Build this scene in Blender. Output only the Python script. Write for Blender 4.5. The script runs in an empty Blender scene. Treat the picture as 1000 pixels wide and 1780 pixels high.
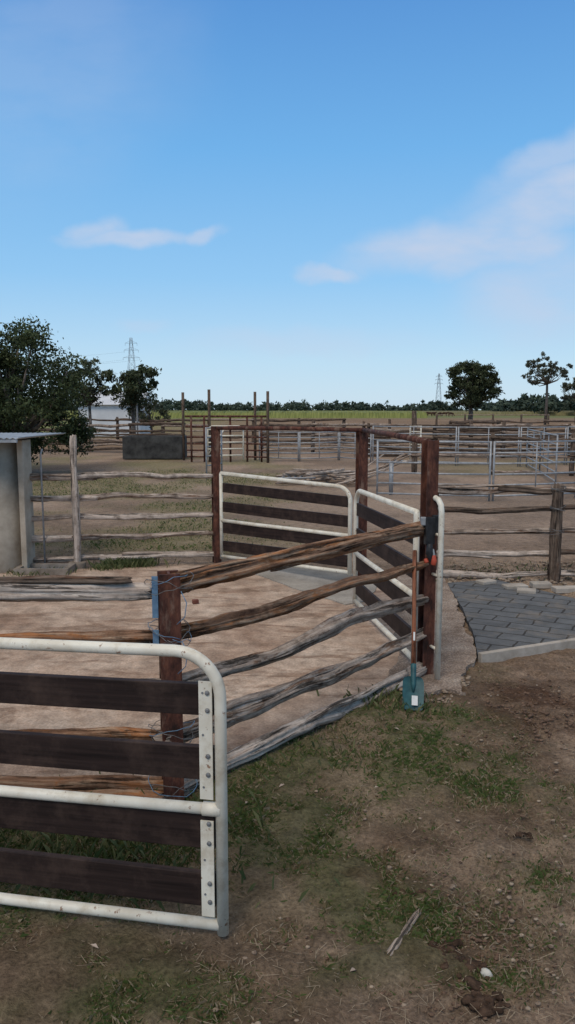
import bpy, math, random
import numpy as np
from mathutils import Vector, Matrix, noise
random.seed(7); np.random.seed(7)
SC = bpy.context.scene
COL = SC.collection
V = Vector
# ---------------------------------------------------------------- survey
F = 1350.0; TH = math.radians(7.5); cT, sT = math.cos(TH), math.sin(TH); EYE = 2.0
def slope(py):
    Y = (890-py)/F
    return (-sT+Y*cT)/(cT+Y*sT)
def gp(px, py, z=0.0):
    """ground position seen in the photo at px,py"""
    Y = (890-py)/F
    t = (z-EYE)/(-sT+Y*cT)
    return V(((px-500)/F*t, t*(cT+Y*sT), z))
# ---------------------------------------------------------------- numpy noise
def _h(i, j, s):
    n = (i*374761393 + j*668265263 + s*974634777) & 0xFFFFFFFF
    n = ((n ^ (n >> 13)) * 1274126177) & 0xFFFFFFFF
    n = (n ^ (n >> 16)) & 0xFFFFFFFF
    return n/4294967295.0
def vn(x, y, s=0):
    xi = np.floor(x).astype(np.int64); yi = np.floor(y).astype(np.int64)
    fx = x-xi; fy = y-yi
    fx = fx*fx*(3-2*fx); fy = fy*fy*(3-2*fy)
    a = _h(xi, yi, s); b = _h(xi+1, yi, s); c = _h(xi, yi+1, s); d = _h(xi+1, yi+1, s)
    return (a*(1-fx)+b*fx)*(1-fy)+(c*(1-fx)+d*fx)*fy
def fbm(x, y, sc, o=4, s=0):
    r = 0; a = .5; t = 0
    for k in range(o):
        r = r+a*vn(x*sc+k*17.3, y*sc-k*9.1, s+k); t += a; a *= .5; sc *= 2.03
    return r/t
def sst(a, b, x):
    t = np.clip((x-a)/(b-a), 0, 1); return t*t*(3-2*t)
# ---------------------------------------------------------------- materials
def newmat(name, rough=.85, metal=0.0, spec=.3):
    m = bpy.data.materials.new(name); m.use_nodes = True
    nt = m.node_tree; b = nt.nodes['Principled BSDF']
    b.inputs['Roughness'].default_value = rough
    b.inputs['Metallic'].default_value = metal
    b.inputs['Specular IOR Level'].default_value = spec
    return m, nt, b
def mapped(nt, src, scale, loc=(0, 0, 0), rot=(0, 0, 0)):
    tc = nt.nodes.new('ShaderNodeTexCoord'); mp = nt.nodes.new('ShaderNodeMapping')
    mp.inputs['Scale'].default_value = scale; mp.inputs['Location'].default_value = loc
    mp.inputs['Rotation'].default_value = rot
    nt.links.new(tc.outputs[src], mp.inputs['Vector']); return mp.outputs[0]
def nz(nt, vec, scale=1, detail=5, rough=.6, dist=0):
    n = nt.nodes.new('ShaderNodeTexNoise'); n.inputs['Scale'].default_value = scale
    n.inputs['Detail'].default_value = detail; n.inputs['Roughness'].default_value = rough
    n.inputs['Distortion'].default_value = dist
    nt.links.new(vec, n.inputs['Vector']); return n.outputs['Fac']
def ramp(nt, fac, stops):
    r = nt.nodes.new('ShaderNodeValToRGB'); cr = r.color_ramp
    while len(cr.elements) < len(stops): cr.elements.new(.5)
    for e, (p, c) in zip(cr.elements, stops):
        e.position = p; e.color = (c, c, c, 1) if isinstance(c, (int, float)) else (*c, 1)
    nt.links.new(fac, r.inputs[0]); return r.outputs[0]
def mix(nt, fac, a, b, mode='MIX'):
    m = nt.nodes.new('ShaderNodeMix'); m.data_type = 'RGBA'; m.blend_type = mode
    for i, x in ((0, fac), (6, a), (7, b)):
        if isinstance(x, (int, float)): m.inputs[i].default_value = x
        elif isinstance(x, tuple): m.inputs[i].default_value = (*x, 1)
        else: nt.links.new(x, m.inputs[i])
    return m.outputs[2]
def bump(nt, b, h, st=.5, d=.01):
    n = nt.nodes.new('ShaderNodeBump'); n.inputs['Strength'].default_value = st
    n.inputs['Distance'].default_value = d
    nt.links.new(h, n.inputs['Height']); nt.links.new(n.outputs[0], b.inputs['Normal'])
def wood(name, dark, mid, light, patch=None, pamt=.5):
    m, nt, b = newmat(name, .9, spec=.15)
    n1 = nz(nt, mapped(nt, 'UV', (2.6, 42, 1)), 1, 8, .74, .4)
    c = ramp(nt, n1, [(.32, dark), (.5, mid), (.66, light)])
    if patch:
        n2 = nz(nt, mapped(nt, 'UV', (2.8, 12, 1), (5, 3, 0)), 1, 8, .72, .9)
        f = ramp(nt, n2, [(pamt-.04, 0.0), (pamt+.04, .9)])
        pc = ramp(nt, n1, [(.3, tuple(x*.35 for x in patch)), (.7, patch)])
        c = mix(nt, f, c, pc)
    n3 = nz(nt, mapped(nt, 'UV', (1.5, 22, 1), (2, 8, 0)), 1, 9, .75)
    cr = ramp(nt, n3, [(.39, .06), (.45, 1.0)])
    c = mix(nt, .85, c, cr, 'MULTIPLY')
    n4 = nz(nt, mapped(nt, 'Object', (1, 1, 1)), 6.0, 8, .75)
    c = mix(nt, .8, c, ramp(nt, n4, [(.36, .38), (.5, 1.0), (.66, 1.3)]), 'MULTIPLY')
    nt.links.new(c, b.inputs['Base Color'])
    h = mix(nt, .6, n1, cr)
    bump(nt, b, h, 1.0, .016)
    return m
M_GREY = wood('weathered_timber', (.16, .115, .09), (.345, .27, .215), (.56, .47, .395), (.23, .125, .075), .56)
M_PALE = wood('pale_timber', (.22, .165, .135), (.46, .375, .31), (.64, .555, .475), (.28, .18, .12), .62)
M_BROWN = wood('brown_timber', (.07, .035, .022), (.25, .14, .085), (.46, .33, .225), (.46, .19, .075), .55)
M_DARKW = wood('dark_timber', (.04, .028, .022), (.12, .085, .063), (.25, .19, .145), (.15, .075, .045), .6)
def rustmat(name='rusty_steel', blue=False):
    m, nt, b = newmat(name, .85, .1, .3)
    v = mapped(nt, 'Object', (1, 1, .45))
    n = nz(nt, v, 14, 7, .7); n2 = nz(nt, v, 45, 4, .6); n3 = nz(nt, mapped(nt, 'Object', (1, 1, .3), (3, 1, 2)), 7, 6, .7)
    c = ramp(nt, n, [(.34, (.03, .015, .012)), (.5, (.10, .038, .026)), (.68, (.19, .075, .045))])
    c = mix(nt, ramp(nt, n3, [(.55, 0.0), (.62, .75)]), c, (.22, .14, .10))
    c = mix(nt, .6, c, ramp(nt, n2, [(.3, .4), (.6, 1.2)]), 'MULTIPLY')
    nt.links.new(c, b.inputs['Base Color']); bump(nt, b, n2, .6, .005); return m
M_RUST = rustmat()
def whitemat():
    m, nt, b = newmat('cream_paint', .45, 0, .4)
    v = mapped(nt, 'Object', (1, 1, 1))
    n = nz(nt, v, 6, 6, .6); n2 = nz(nt, v, 28, 6, .7); n3 = nz(nt, v, 9, 6, .7)
    c = ramp(nt, n, [(.3, (.64, .57, .45)), (.6, (.80, .75, .63))])
    c = mix(nt, ramp(nt, n3, [(.5, 0.0), (.66, .55)]), c, (.45, .36, .24))
    c = mix(nt, ramp(nt, n2, [(.62, 0.0), (.67, .9)]), c, (.24, .11, .05))
    nt.links.new(c, b.inputs['Base Color']); bump(nt, b, n2, .25, .002); return m
M_WHITE = whitemat()
def boardmat():
    m, nt, b = newmat('dark_board_paint', .65, 0, .2)
    n = nz(nt, mapped(nt, 'UV', (1.5, 45, 1)), 1, 6, .6); n2 = nz(nt, mapped(nt, 'Object', (1, 1, 1)), 7, 7, .7)
    c = ramp(nt, n, [(.3, (.012, .007, .006)), (.7, (.038, .023, .019))])
    c = mix(nt, ramp(nt, n2, [(.46, 0.0), (.72, .45)]), c, (.11, .07, .053))
    nt.links.new(c, b.inputs['Base Color']); bump(nt, b, n, .35, .004); return m
M_BOARD = boardmat()
def simple(name, c1, c2, scale=8, rough=.8, metal=0, b_=.3, spec=.3, dist=.005, lo=.35, hi=.65):
    m, nt, b = newmat(name, rough, metal, spec)
    v = mapped(nt, 'Object', (1, 1, 1)); n = nz(nt, v, scale, 6, .65)
    nt.links.new(ramp(nt, n, [(lo, c1), (hi, c2)]), b.inputs['Base Color'])
    bump(nt, b, n, b_, dist); return m
M_GALV = simple('galvanised_steel', (.24, .245, .25), (.42, .425, .43), 12, .5, .25)
M_DGALV = simple('dull_steel', (.12, .12, .12), (.24, .24, .24), 12, .6, .2)
M_CONC = simple('concrete', (.29, .25, .205), (.46, .405, .345), 7, .9)
M_DCONC = simple('dirty_trough_concrete', (.16, .13, .10), (.30, .25, .205), 7, .9)
M_WALL = simple('cement_render', (.30, .25, .19), (.50, .43, .34), 3, .9)
M_SHEET = simple('roof_sheet', (.30, .31, .32), (.45, .46, .47), 4, .5, .3)
M_BLACK = simple('black_plastic', (.012, .012, .013), (.035, .035, .037), 20, .5)
M_RED = simple('orange_red_plastic', (.35, .05, .03), (.5, .09, .045), 20, .5)
M_BLUE = simple('blue_twine', (.10, .17, .26), (.16, .27, .38), 30, .7)
M_WIRE = simple('fence_wire', (.10, .10, .10), (.25, .24, .23), 30, .5, .5)
M_TEAL = simple('teal_blade', (.015, .06, .07), (.035, .115, .125), 18, .5)
M_LABEL = simple('white_label', (.6, .6, .58), (.75, .75, .73), 30, .6)
M_HANDLE = wood('shovel_wood', (.12, .045, .025), (.26, .10, .055), (.38, .17, .10))
M_MANURE = simple('manure', (.03, .019, .013), (.10, .062, .042), 30, .95, 0, .9, .1, .02)
M_STONE = simple('pale_stone', (.35, .33, .28), (.6, .57, .5), 20, .9)
M_COW = simple('cow_hide', (.02, .012, .008), (.10, .04, .02), .6, .8)
M_BARK = simple('bark', (.07, .055, .045), (.22, .18, .15), 5, .9, 0, .6, .2, .03)
M_TROUGH = simple('stained_concrete', (.02, .02, .02), (.075, .075, .072), 2.5, .9)
def vcolmat(name, rough=.8, trans=0.0, nscale=None):
    m, nt, b = newmat(name, rough, 0, .2)
    a = nt.nodes.new('ShaderNodeAttribute'); a.attribute_name = 'Col'
    nt.links.new(a.outputs['Color'], b.inputs['Base Color'])
    if trans:
        t = nt.nodes.new('ShaderNodeBsdfTranslucent'); mx = nt.nodes.new('ShaderNodeMixShader')
        mx.inputs[0].default_value = trans
        nt.links.new(a.outputs['Color'], t.inputs[0]); nt.links.new(b.outputs[0], mx.inputs[1]); nt.links.new(t.outputs[0], mx.inputs[2])
        nt.links.new(mx.outputs[0], nt.nodes['Material Output'].inputs[0])
    return m
M_LEAF = vcolmat('foliage', .6, .2)
M_FAR = vcolmat('distant_foliage', .9, 0)
M_GRASS = vcolmat('grass_blades', .7, .25)
def groundmat():
    m, nt, b = newmat('ground_soil', .95, 0, .1)
    a = nt.nodes.new('ShaderNodeAttribute'); a.attribute_name = 'Col'
    v = mapped(nt, 'Object', (1, 1, 1))
    n = nz(nt, v, 9, 8, .72); n2 = nz(nt, v, 55, 6, .7); n3 = nz(nt, v, 160, 3, .6)
    c = mix(nt, 1.0, a.outputs['Color'], ramp(nt, n, [(.3, .58), (.5, 1.0), (.7, 1.35)]), 'MULTIPLY')
    c = mix(nt, 1.0, c, ramp(nt, n2, [(.3, .5), (.5, 1.0), (.72, 1.5)]), 'MULTIPLY')
    c = mix(nt, ramp(nt, n3, [(.66, 0.0), (.72, .4)]), c, (.42, .32, .22))
    nt.links.new(c, b.inputs['Base Color'])
    h = mix(nt, .4, n2, n); bump(nt, b, h, 1.0, .045); return m
M_GROUND = groundmat()
def slabmat():
    m, nt, b = newmat('dirty_concrete', .92, 0, .15)
    v = mapped(nt, 'Object', (1, 1, 1))
    n = nz(nt, v, 1.3, 8, .68, .4); n2 = nz(nt, v, 6, 8, .7); n3 = nz(nt, v, 60, 5, .7)
    n4 = nz(nt, mapped(nt, 'Object', (1, 3.2, 1), (4, 2, 0)), 1.1, 8, .7, .6)
    c = ramp(nt, n, [(.32, (.31, .205, .145)), (.5, (.46, .335, .25)), (.68, (.58, .46, .365))])
    c = mix(nt, ramp(nt, n4, [(.53, 0.0), (.60, .7)]), c, (.24, .15, .10))
    c = mix(nt, 1.0, c, ramp(nt, n2, [(.3, .6), (.68, 1.25)]), 'MULTIPLY')
    c = mix(nt, 1.0, c, ramp(nt, n3, [(.3, .68), (.7, 1.22)]), 'MULTIPLY')
    nt.links.new(c, b.inputs['Base Color']); bump(nt, b, mix(nt, .5, n2, n3), .6, .015); return m
M_SLAB = slabmat()
def apronmat():
    m, nt, b = newmat('broomed_concrete', .9, 0, .15)
    v = mapped(nt, 'Object', (1, 1, 1))
    n = nz(nt, v, 2, 8, .7); n3 = nz(nt, v, 50, 5, .7)
    c = ramp(nt, n, [(.35, (.26, .23, .195)), (.65, (.40, .36, .31))])
    c = mix(nt, 1.0, c, ramp(nt, n3, [(.3, .8), (.7, 1.15)]), 'MULTIPLY')
    nt.links.new(c, b.inputs['Base Color']); bump(nt, b, n3, .4, .006); return m
M_APRON = apronmat()
def gravelmat():
    m, nt, b = newmat('gravelly_concrete', .95, 0, .15)
    v = mapped(nt, 'Object', (1, 1, 1))
    vo = nt.nodes.new('ShaderNodeTexVoronoi'); vo.inputs['Scale'].default_value = 55; nt.links.new(v, vo.inputs['Vector'])
    n = nz(nt, v, 5, 8, .7)
    c = ramp(nt, n, [(.32, (.20, .14, .10)), (.5, (.34, .26, .205)), (.7, (.46, .38, .31))])
    c = mix(nt, .7, c, ramp(nt, vo.outputs['Distance'], [(.1, 1.3), (.6, .5)]), 'MULTIPLY')
    nt.links.new(c, b.inputs['Base Color']); bump(nt, b, vo.outputs['Distance'], .6, -.01); return m
M_GRAVEL = gravelmat()
def pavemat():
    m, nt, b = newmat('slate_pavers', .85, 0, .15)
    v = mapped(nt, 'Object', (1, 1, 1), (0, 0, 0), (0, 0, math.radians(28)))
    nn = nt.nodes.new('ShaderNodeTexNoise'); nn.inputs['Scale'].default_value = 7; nt.links.new(v, nn.inputs['Vector'])
    vv = nt.nodes.new('ShaderNodeVectorMath'); vv.operation = 'MULTIPLY_ADD'
    vv.inputs[1].default_value = (.05, .05, .05); nt.links.new(nn.outputs['Color'], vv.inputs[0]); nt.links.new(v, vv.inputs[2])
    br = nt.nodes.new('ShaderNodeTexBrick'); nt.links.new(vv.outputs[0], br.inputs['Vector'])
    br.inputs['Scale'].default_value = 1.0; br.inputs['Brick Width'].default_value = .36; br.inputs['Row Height'].default_value = .19
    br.inputs['Mortar Size'].default_value = .009; br.inputs['Mortar Smooth'].default_value = .3
    br.inputs['Color1'].default_value = (.108, .11, .113, 1); br.inputs['Color2'].default_value = (.13, .132, .134, 1)
    br.inputs['Mortar'].default_value = (.05, .045, .04, 1)
    n = nz(nt, v, 4, 8, .7)
    c = mix(nt, 1.0, br.outputs['Color'], ramp(nt, n, [(.3, .7), (.7, 1.3)]), 'MULTIPLY')
    c = mix(nt, ramp(nt, nz(nt, v, 2.2, 8, .7), [(.52, 0.0), (.70, .6)]), c, (.26, .205, .15))
    nt.links.new(c, b.inputs['Base Color'])
    bump(nt, b, mix(nt, .3, ramp(nt, br.outputs['Fac'], [(0, 1.0), (1, 0.0)]), n), .8, .015); return m
M_PAVE = pavemat()
# ---------------------------------------------------------------- mesh building
def group(name, loc=(0, 0, 0)):
    e = bpy.data.objects.new(name, None); e.location = loc; e.empty_display_size = .3
    COL.objects.link(e); return e
def attach(o, parent):
    if parent:
        o.parent = parent; o.matrix_parent_inverse = Matrix.Translation(parent.location).inverted()
class MB:
    def __init__(s): s.v = []; s.f = []; s.uv = []; s.mi = []; s.sm = []
    def face(s, idx, uv, mat, sm): s.f.append(idx); s.uv.append(uv); s.mi.append(mat); s.sm.append(sm)
    def rings(s, rings, us, vs, mat, caps=True):
        n = len(rings[0]); b0 = len(s.v)
        for r in rings: s.v.extend(r)
        for i in range(len(rings)-1):
            for j in range(n):
                k = (j+1) % n; a = b0+i*n
                s.face([a+j, a+k, a+n+k, a+n+j], [(us[i], vs[j]), (us[i], vs[j+1]), (us[i+1], vs[j+1]), (us[i+1], vs[j])], mat, True)
        if caps:
            for i, rev in ((0, True), (len(rings)-1, False)):
                idx = [b0+i*n+j for j in range(n)]
                c = sum((V(s.v[q]) for q in idx), V())/n
                uv = [((V(s.v[q])-c).x*.3+us[i], (V(s.v[q])-c).z) for q in idx]
                if rev: idx = idx[::-1]; uv = uv[::-1]
                s.face(idx, uv, mat, False)
    def tube(s, pts, r, seg=10, mat=0, caps=True):
        pts = [V(p) for p in pts]; rs = r if isinstance(r, list) else [r]*len(pts)
        rings = []; us = []; L = 0; prev = None
        for i, p in enumerate(pts):
            t = (pts[min(i+1, len(pts)-1)]-pts[max(i-1, 0)]).normalized()
            if prev is None: a = t.orthogonal().normalized()
            else: a = (prev-t*prev.dot(t)).normalized()
            prev = a; b = t.cross(a)
            rings.append([tuple(p+(a*math.cos(q)+b*math.sin(q))*rs[i]) for q in [2*math.pi*j/seg for j in range(seg)]])
            if i: L += (p-pts[i-1]).length
            us.append(L)
        s.rings(rings, us, [2*math.pi*rs[0]*j/seg for j in range(seg+1)], mat, caps)
    def hexa(s, c, X, Y, Z, mat=0):
        b0 = len(s.v); c, X, Y, Z = V(c), V(X), V(Y), V(Z); o = random.random()*5
        for k in (-1, 1):
            for j in (-1, 1):
                for i in (-1, 1): s.v.append(tuple(c+X*i+Y*j+Z*k))
        lx, ly, lz = X.length*2, Y.length*2, Z.length*2
        for q, (u, w) in (([0, 2, 3, 1], (ly, lx)), ([4, 5, 7, 6], (lx, ly)), ([0, 1, 5, 4], (lx, lz)), ([2, 6, 7, 3], (lz, lx)), ([0, 4, 6, 2], (lz, ly)), ([1, 3, 7, 5], (ly, lz))):
            uv = [(o, o), (o+u, o), (o+u, o+w), (o, o+w)]
            if w == lx and u != lx: uv = [(o, o), (o, o+u), (o+w, o+u), (o+w, o)]
            s.face([b0+i for i in q], uv, mat, False)
    def beam(s, p1, p2, w, h, mat=0, up=(0, 0, 1)):
        p1, p2 = V(p1), V(p2); d = p2-p1; up = V(up)
        sd = d.cross(up).normalized(); u = sd.cross(d).normalized()
        s.hexa((p1+p2)/2, d/2, sd*w/2, u*h/2, mat)
    def ibeam(s, x, y, z0, z1, w, d, t, ang, mat=0):
        ca, sa = math.cos(ang), math.sin(ang)
        X = V((ca, sa, 0)); Y = V((-sa, ca, 0)); Z = V((0, 0, (z1-z0)/2)); c = V((x, y, (z0+z1)/2))
        s.hexa(c+Y*(d/2-t/2), X*w/2, Y*t/2, Z, mat); s.hexa(c-Y*(d/2-t/2), X*w/2, Y*t/2, Z, mat)
        s.hexa(c, X*t/2, Y*(d/2-t), Z, mat)
    def log(s, p1, p2, r, seed, bend=.02, seg=14, step=.07, flat=1.0, mat=0, groove=.3, taper=.15):
        p1, p2 = V(p1), V(p2); d = p2-p1; L = d.length; n = max(3, int(L/step)); d.normalize()
        sd = d.cross(V((0, 0, 1)))
        if sd.length < .1: sd = V((1, 0, 0))
        sd.normalize(); up = sd.cross(d); rings = []; us = []
        g0 = seed*2.1; g1 = seed*4.7+2; g2 = seed*7.9+4; fine = seg >= 16
        for i in range(n+1):
            t = i/n; q = t*L
            env = math.sin(math.pi*min(1, max(0, t)))**.5
            c = p1+d*q+sd*bend*1.6*env*noise.noise((seed*3.1, q*1.1, 1))+up*bend*env*(1.8*noise.noise((seed*5.7, q*.9, 9))+.7*noise.noise((seed*2.7, q*3.0, 5)))
            rr = r*(1+taper*(.5-t))*(1+.24*noise.noise((seed, q*1.8, 3))+.16*noise.noise((seed, q*6.5, 13)))
            ring = []
            for j in range(seg):
                a = 2*math.pi*j/seg; ca, sa = math.cos(a), math.sin(a)
                k = 1+.42*noise.noise((ca*1.1+seed*9, sa*1.1, q*.7))+.22*noise.noise((ca*3, sa*3+seed, q*2.6))
                if fine: k += .26*noise.noise((ca*6+seed, sa*6, q*1.1))+.10*noise.noise((ca*5, sa*5+seed, q*14))
                for g in (g0+q*.35, g1-q*.25, g2+q*.1):
                    dd = (a-g+math.pi) % (2*math.pi)-math.pi; k -= groove*math.exp(-(dd/.26)**2)
                e = 0
                if i in (0, n): e = .06*noise.noise((ca*2+seed, sa*2, i)); k *= .85
                ring.append(tuple(c+d*e*(1.0)+(sd*ca+up*sa*flat)*rr*k))
            rings.append(ring); us.append(q+seed*3)
        s.rings(rings, us, [2*math.pi*r*j/seg+seed for j in range(seg+1)], mat)
    def build(s, name, mats, parent=None, bevel=0):
        me = bpy.data.meshes.new(name); me.from_pydata(s.v, [], s.f)
        for m in mats: me.materials.append(m)
        me.polygons.foreach_set('material_index', s.mi); me.polygons.foreach_set('use_smooth', s.sm)
        uv = me.uv_layers.new(name='UVMap'); uv.data.foreach_set('uv', [c for f in s.uv for p in f for c in p])
        me.update(); o = bpy.data.objects.new(name, me); COL.objects.link(o); attach(o, parent)
        if bevel:
            b = o.modifiers.new('b', 'BEVEL'); b.width = bevel; b.segments = 2; b.limit_method = 'ANGLE'; b.angle_limit = 1.2
        return o
def fastmesh(name, verts, faces, mats, cols=None, parent=None, smooth=False):
    verts = np.asarray(verts, dtype=np.float32); faces = np.asarray(faces, dtype=np.int32)
    me = bpy.data.meshes.new(name); me.vertices.add(len(verts)); me.vertices.foreach_set('co', verts.ravel())
    m, k = faces.shape; me.loops.add(m*k); me.loops.foreach_set('vertex_index', faces.ravel())
    me.polygons.add(m); me.polygons.foreach_set('loop_start', np.arange(0, m*k, k, dtype=np.int32))
    me.polygons.foreach_set('use_smooth', np.full(m, smooth))
    for x in mats: me.materials.append(x)
    me.update(calc_edges=True); me.validate()
    if cols is not None:
        ca = me.color_attributes.new('Col', 'FLOAT_COLOR', 'POINT')
        c4 = np.ones((len(verts), 4), dtype=np.float32); c4[:, :3] = cols; ca.data.foreach_set('color', c4.ravel())
    o = bpy.data.objects.new(name, me); COL.objects.link(o); attach(o, parent); return o
# ---------------------------------------------------------------- ground
def gblob(px, py, rx, ry, s): p = gp(px, py); return (p.x, p.y, rx, ry, s)
GR = [gblob(430, 1450, .35, .5, 1.3), gblob(470, 1395, .35, .35, 1.3), gblob(560, 1335, .4, .35, 1.3), gblob(640, 1280, .4, .45, 1.4), gblob(720, 1245, .45, .25, 1.2),
      gblob(770, 1260, .3, .2, .7), gblob(890, 1370, .3, .2, 1.0), gblob(640, 1600, .35, .18, .7), gblob(790, 1600, .3, .2, .6), gblob(900, 1530, .25, .18, .6),
      gblob(250, 1560, .9, .22, .8), gblob(100, 1660, .6, .2, .35), gblob(300, 1730, .4, .12, .5), gblob(980, 1450, .25, .2, .7), gblob(480, 1500, .35, .25, .9), gblob(610, 1690, .3, .1, .5),
      gblob(100, 1480, .7, .25, .8), gblob(880, 1700, .22, .1, .5), gblob(560, 1400, .4, .3, .9), gblob(860, 1310, .3, .2, .5), gblob(960, 1640, .3, .15, .5), gblob(120, 1770, .4, .1, .5)]
DK = [gblob(950, 1250, .45, .35, .9), gblob(900, 1215, .5, .3, .6), gblob(700, 1540, .3, .15, .6), gblob(640, 1480, .3, .2, .35), gblob(820, 1690, .22, .12, .95), gblob(770, 1660, .25, .12, .8), gblob(900, 1750, .25, .08, .7),
      gblob(760, 1400, .4, .2, .35), gblob(450, 1540, .3, .2, .4), gblob(980, 1190, .5, .25, .4), gblob(600, 1240, .5, .1, .3)]
def blobs(B, x, y):
    r = np.zeros_like(x)
    for bx, by, rx, ry, s in B: r = r+s*np.exp(-((x-bx)/rx)**2-((y-by)/ry)**2)
    return r
def grassmask(x, y):
    n = fbm(x, y, 2.6, 5, 11); n2 = fbm(x, y, .7, 3, 5)
    near = np.clip(blobs(GR, x, y), 0, 1.3)
    g = near*(.35+1.05*sst(.37, .6, n))+.22*sst(.50, .64, n)*sst(.35, .6, n2)
    g = g*(1-sst(8, 9.5, y))
    # back paddock, left
    p = sst(10.2, 11, y)*sst(1.8, -.8, x+ (y-10)*.02)*(1-sst(31, 36, y))*sst(.30, .60, fbm(x, y, .55, 5, 31))
    p2 = sst(22, 25, y)*sst(34, 29, y)*sst(3, 6, x)*.6*sst(.4, .62, fbm(x, y, .3, 4, 8))
    return np.clip(g+p*.85+p2, 0, 1)
def ys_spacing():
    a = np.arange(1.2, 7.0, .024); b = np.arange(7.0, 13, .06)
    c = 13*np.power(1.03, np.arange(0, 190)); c = c[c < 6000]
    back = -np.power(1.6, np.arange(0, 9))[::-1]*1.2+1.2
    return np.concatenate([back, a, b, c, [6500.]])
def xs_spacing():
    a = np.arange(-3.2, 4.6, .027); c = np.power(1.06, np.arange(1, 130))
    c = c*.6; r = 4.6+c-.6; l = -3.2-(c-.6)
    r = r[r < 5000]; l = l[l > -5000]
    return np.concatenate([[-5200.], l[::-1], a, r, [5200.]])
# slab outlines (surveyed)
def outline(pts, z, jit=.0, sub=.05, seed=0, jfun=None):
    P = [gp(*p) for p in pts]; out = []
    for i, p in enumerate(P):
        q = P[(i+1) % len(P)]; L = (q-p).length; n = max(1, int(L/sub)) if L < 12 else 10
        nrm = (q-p).cross(V((0, 0, 1))).normalized()
        for k in range(n):
            c = p.lerp(q, k/n); w = noise.noise((c.x*2.2, c.y*2.2, seed))*.9+noise.noise((c.x*9, c.y*9, seed))*.45
            c = c+nrm*jit*w; out.append((c.x, c.y))
    return out
SL = outline([(-420, 985), (60, 988), (140, 992), (380, 984), (520, 988), (620, 1000), (700, 1015), (742, 1178), (700, 1183), (560, 1250), (395, 1345), (300, 1400), (0, 1432), (-420, 1432)], 0, .03, seed=3)
GV = outline([(690, 1000), (776, 1010), (800, 1062), (818, 1110), (830, 1148), (800, 1180), (808, 1212), (770, 1205), (735, 1212), (700, 1195), (660, 1205), (690, 1150)], 0, .07, .03, seed=8)
PV = outline([(778, 1018), (862, 1012), (1000, 1046), (1180, 1082), (1180, 1096), (1000, 1122), (832, 1150), (822, 1105), (803, 1062)], 0, .012, .06, seed=5)
def inside(poly, x, y):
    r = np.zeros(x.shape, bool); n = len(poly); j = n-1
    for i in range(n):
        xi, yi = poly[i]; xj, yj = poly[j]
        if yi != yj:
            r ^= ((yi > y) != (yj > y)) & (x < (xj-xi)*(y-yi)/(yj-yi)+xi)
        j = i
    return r
xs, ys = xs_spacing(), ys_spacing()
GX, GY = np.meshgrid(xs, ys)
x = GX.ravel(); y = GY.ravel()
near = (1-sst(9, 13, y))*(1-sst(4, 8, np.abs(x)))
gz = near*((fbm(x, y, 1.2, 3, 2)-.5)*.05+(fbm(x, y, 7, 4, 3)-.5)*.05+(fbm(x, y, 24, 2, 4)-.5)*.022)
g = grassmask(x, y); dk = np.clip(blobs(DK, x, y)*(.3+1.1*sst(.4, .6, fbm(x, y, 5, 4, 21))), 0, 1)
gz += near*(g*.015+dk*.025*fbm(x, y, 25, 3, 9))
ins = inside(SL, x, y) | inside(PV, x, y) | inside(GV, x, y)
gz = np.where(ins, -.03, gz-.0)
def C(*a): return np.array(a)[None, :]
n1 = fbm(x, y, 1.6, 5, 41)[:, None]; n2 = fbm(x, y, 6, 4, 42)[:, None]
col = C(.20, .136, .093)*(1-sst(.35, .62, n1))+C(.33, .237, .168)*sst(.35, .62, n1)
col = col*(.68+.62*n2)
col = col*(1-.75*dk[:, None])+C(.085, .043, .026)*.75*dk[:, None]
midf = sst(9.5, 12, y)[:, None]
n3 = fbm(x, y, .35, 5, 51)[:, None]; n3b = sst(.4, .6, fbm(x, y, .9, 5, 57))[:, None]
mid = C(.25, .175, .125)*(1-n3)+C(.40, .295, .22)*n3
mid = mid*(.74+.3*n3b)
col = col*(1-midf)+mid*midf
gcol = C(.095, .105, .042)*(1-midf)+C(.19, .18, .075)*midf
col = col*(1-.7*g[:, None])+gcol*.7*g[:, None]
ff = sst(36, 40, y)[:, None]; n4 = fbm(x*.05, y*.35, .6, 5, 61)[:, None]
fld = C(.18, .118, .075)*(1-n4)+C(.30, .205, .13)*n4
gl = (sst(50, 60, y)*sst(.0, -30, x))[:, None]
fld = fld*(1-gl)+C(.19, .20, .07)*gl
col = col*(1-ff)+fld*ff
fg = sst(150, 230, y)[:, None]; col = col*(1-fg)+C(.16, .175, .07)*fg
nx, ny = len(xs), len(ys)
I = (np.arange(ny-1)[:, None]*nx+np.arange(nx-1)[None, :]).ravel()
fastmesh('ground', np.stack([x, y, gz], 1), np.stack([I, I+1, I+nx+1, I+nx], 1), [M_GROUND], col, smooth=True)
def slab(name, poly, z0, z1, mat):
    import bmesh
    bm = bmesh.new(); vs = [bm.verts.new((a, b, z1)) for a, b in poly]; f = bm.faces.new(vs)
    r = bmesh.ops.extrude_face_region(bm, geom=[f])
    for e in r['geom']:
        if isinstance(e, bmesh.types.BMVert): e.co.z = z0
    bmesh.ops.triangulate(bm, faces=bm.faces[:]); bmesh.ops.recalc_face_normals(bm, faces=bm.faces[:])
    me = bpy.data.meshes.new(name); bm.to_mesh(me); me.materials.append(mat)
    o = bpy.data.objects.new(name, me); COL.objects.link(o); return o
slab('concrete_yard_floor', SL, -.1, .022, M_SLAB)
slab('gravel_concrete_apron', GV, -.1, .028, M_GRAVEL)
slab('paved_path', PV, -.1, .034, M_PAVE)
AP = outline([(395, 988), (520, 990), (615, 1002), (660, 1020), (640, 1050), (600, 1056), (520, 1030), (440, 1000)], 0, .04, seed=12)
slab('concrete_apron', AP, -.05, .034, M_APRON)
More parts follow.
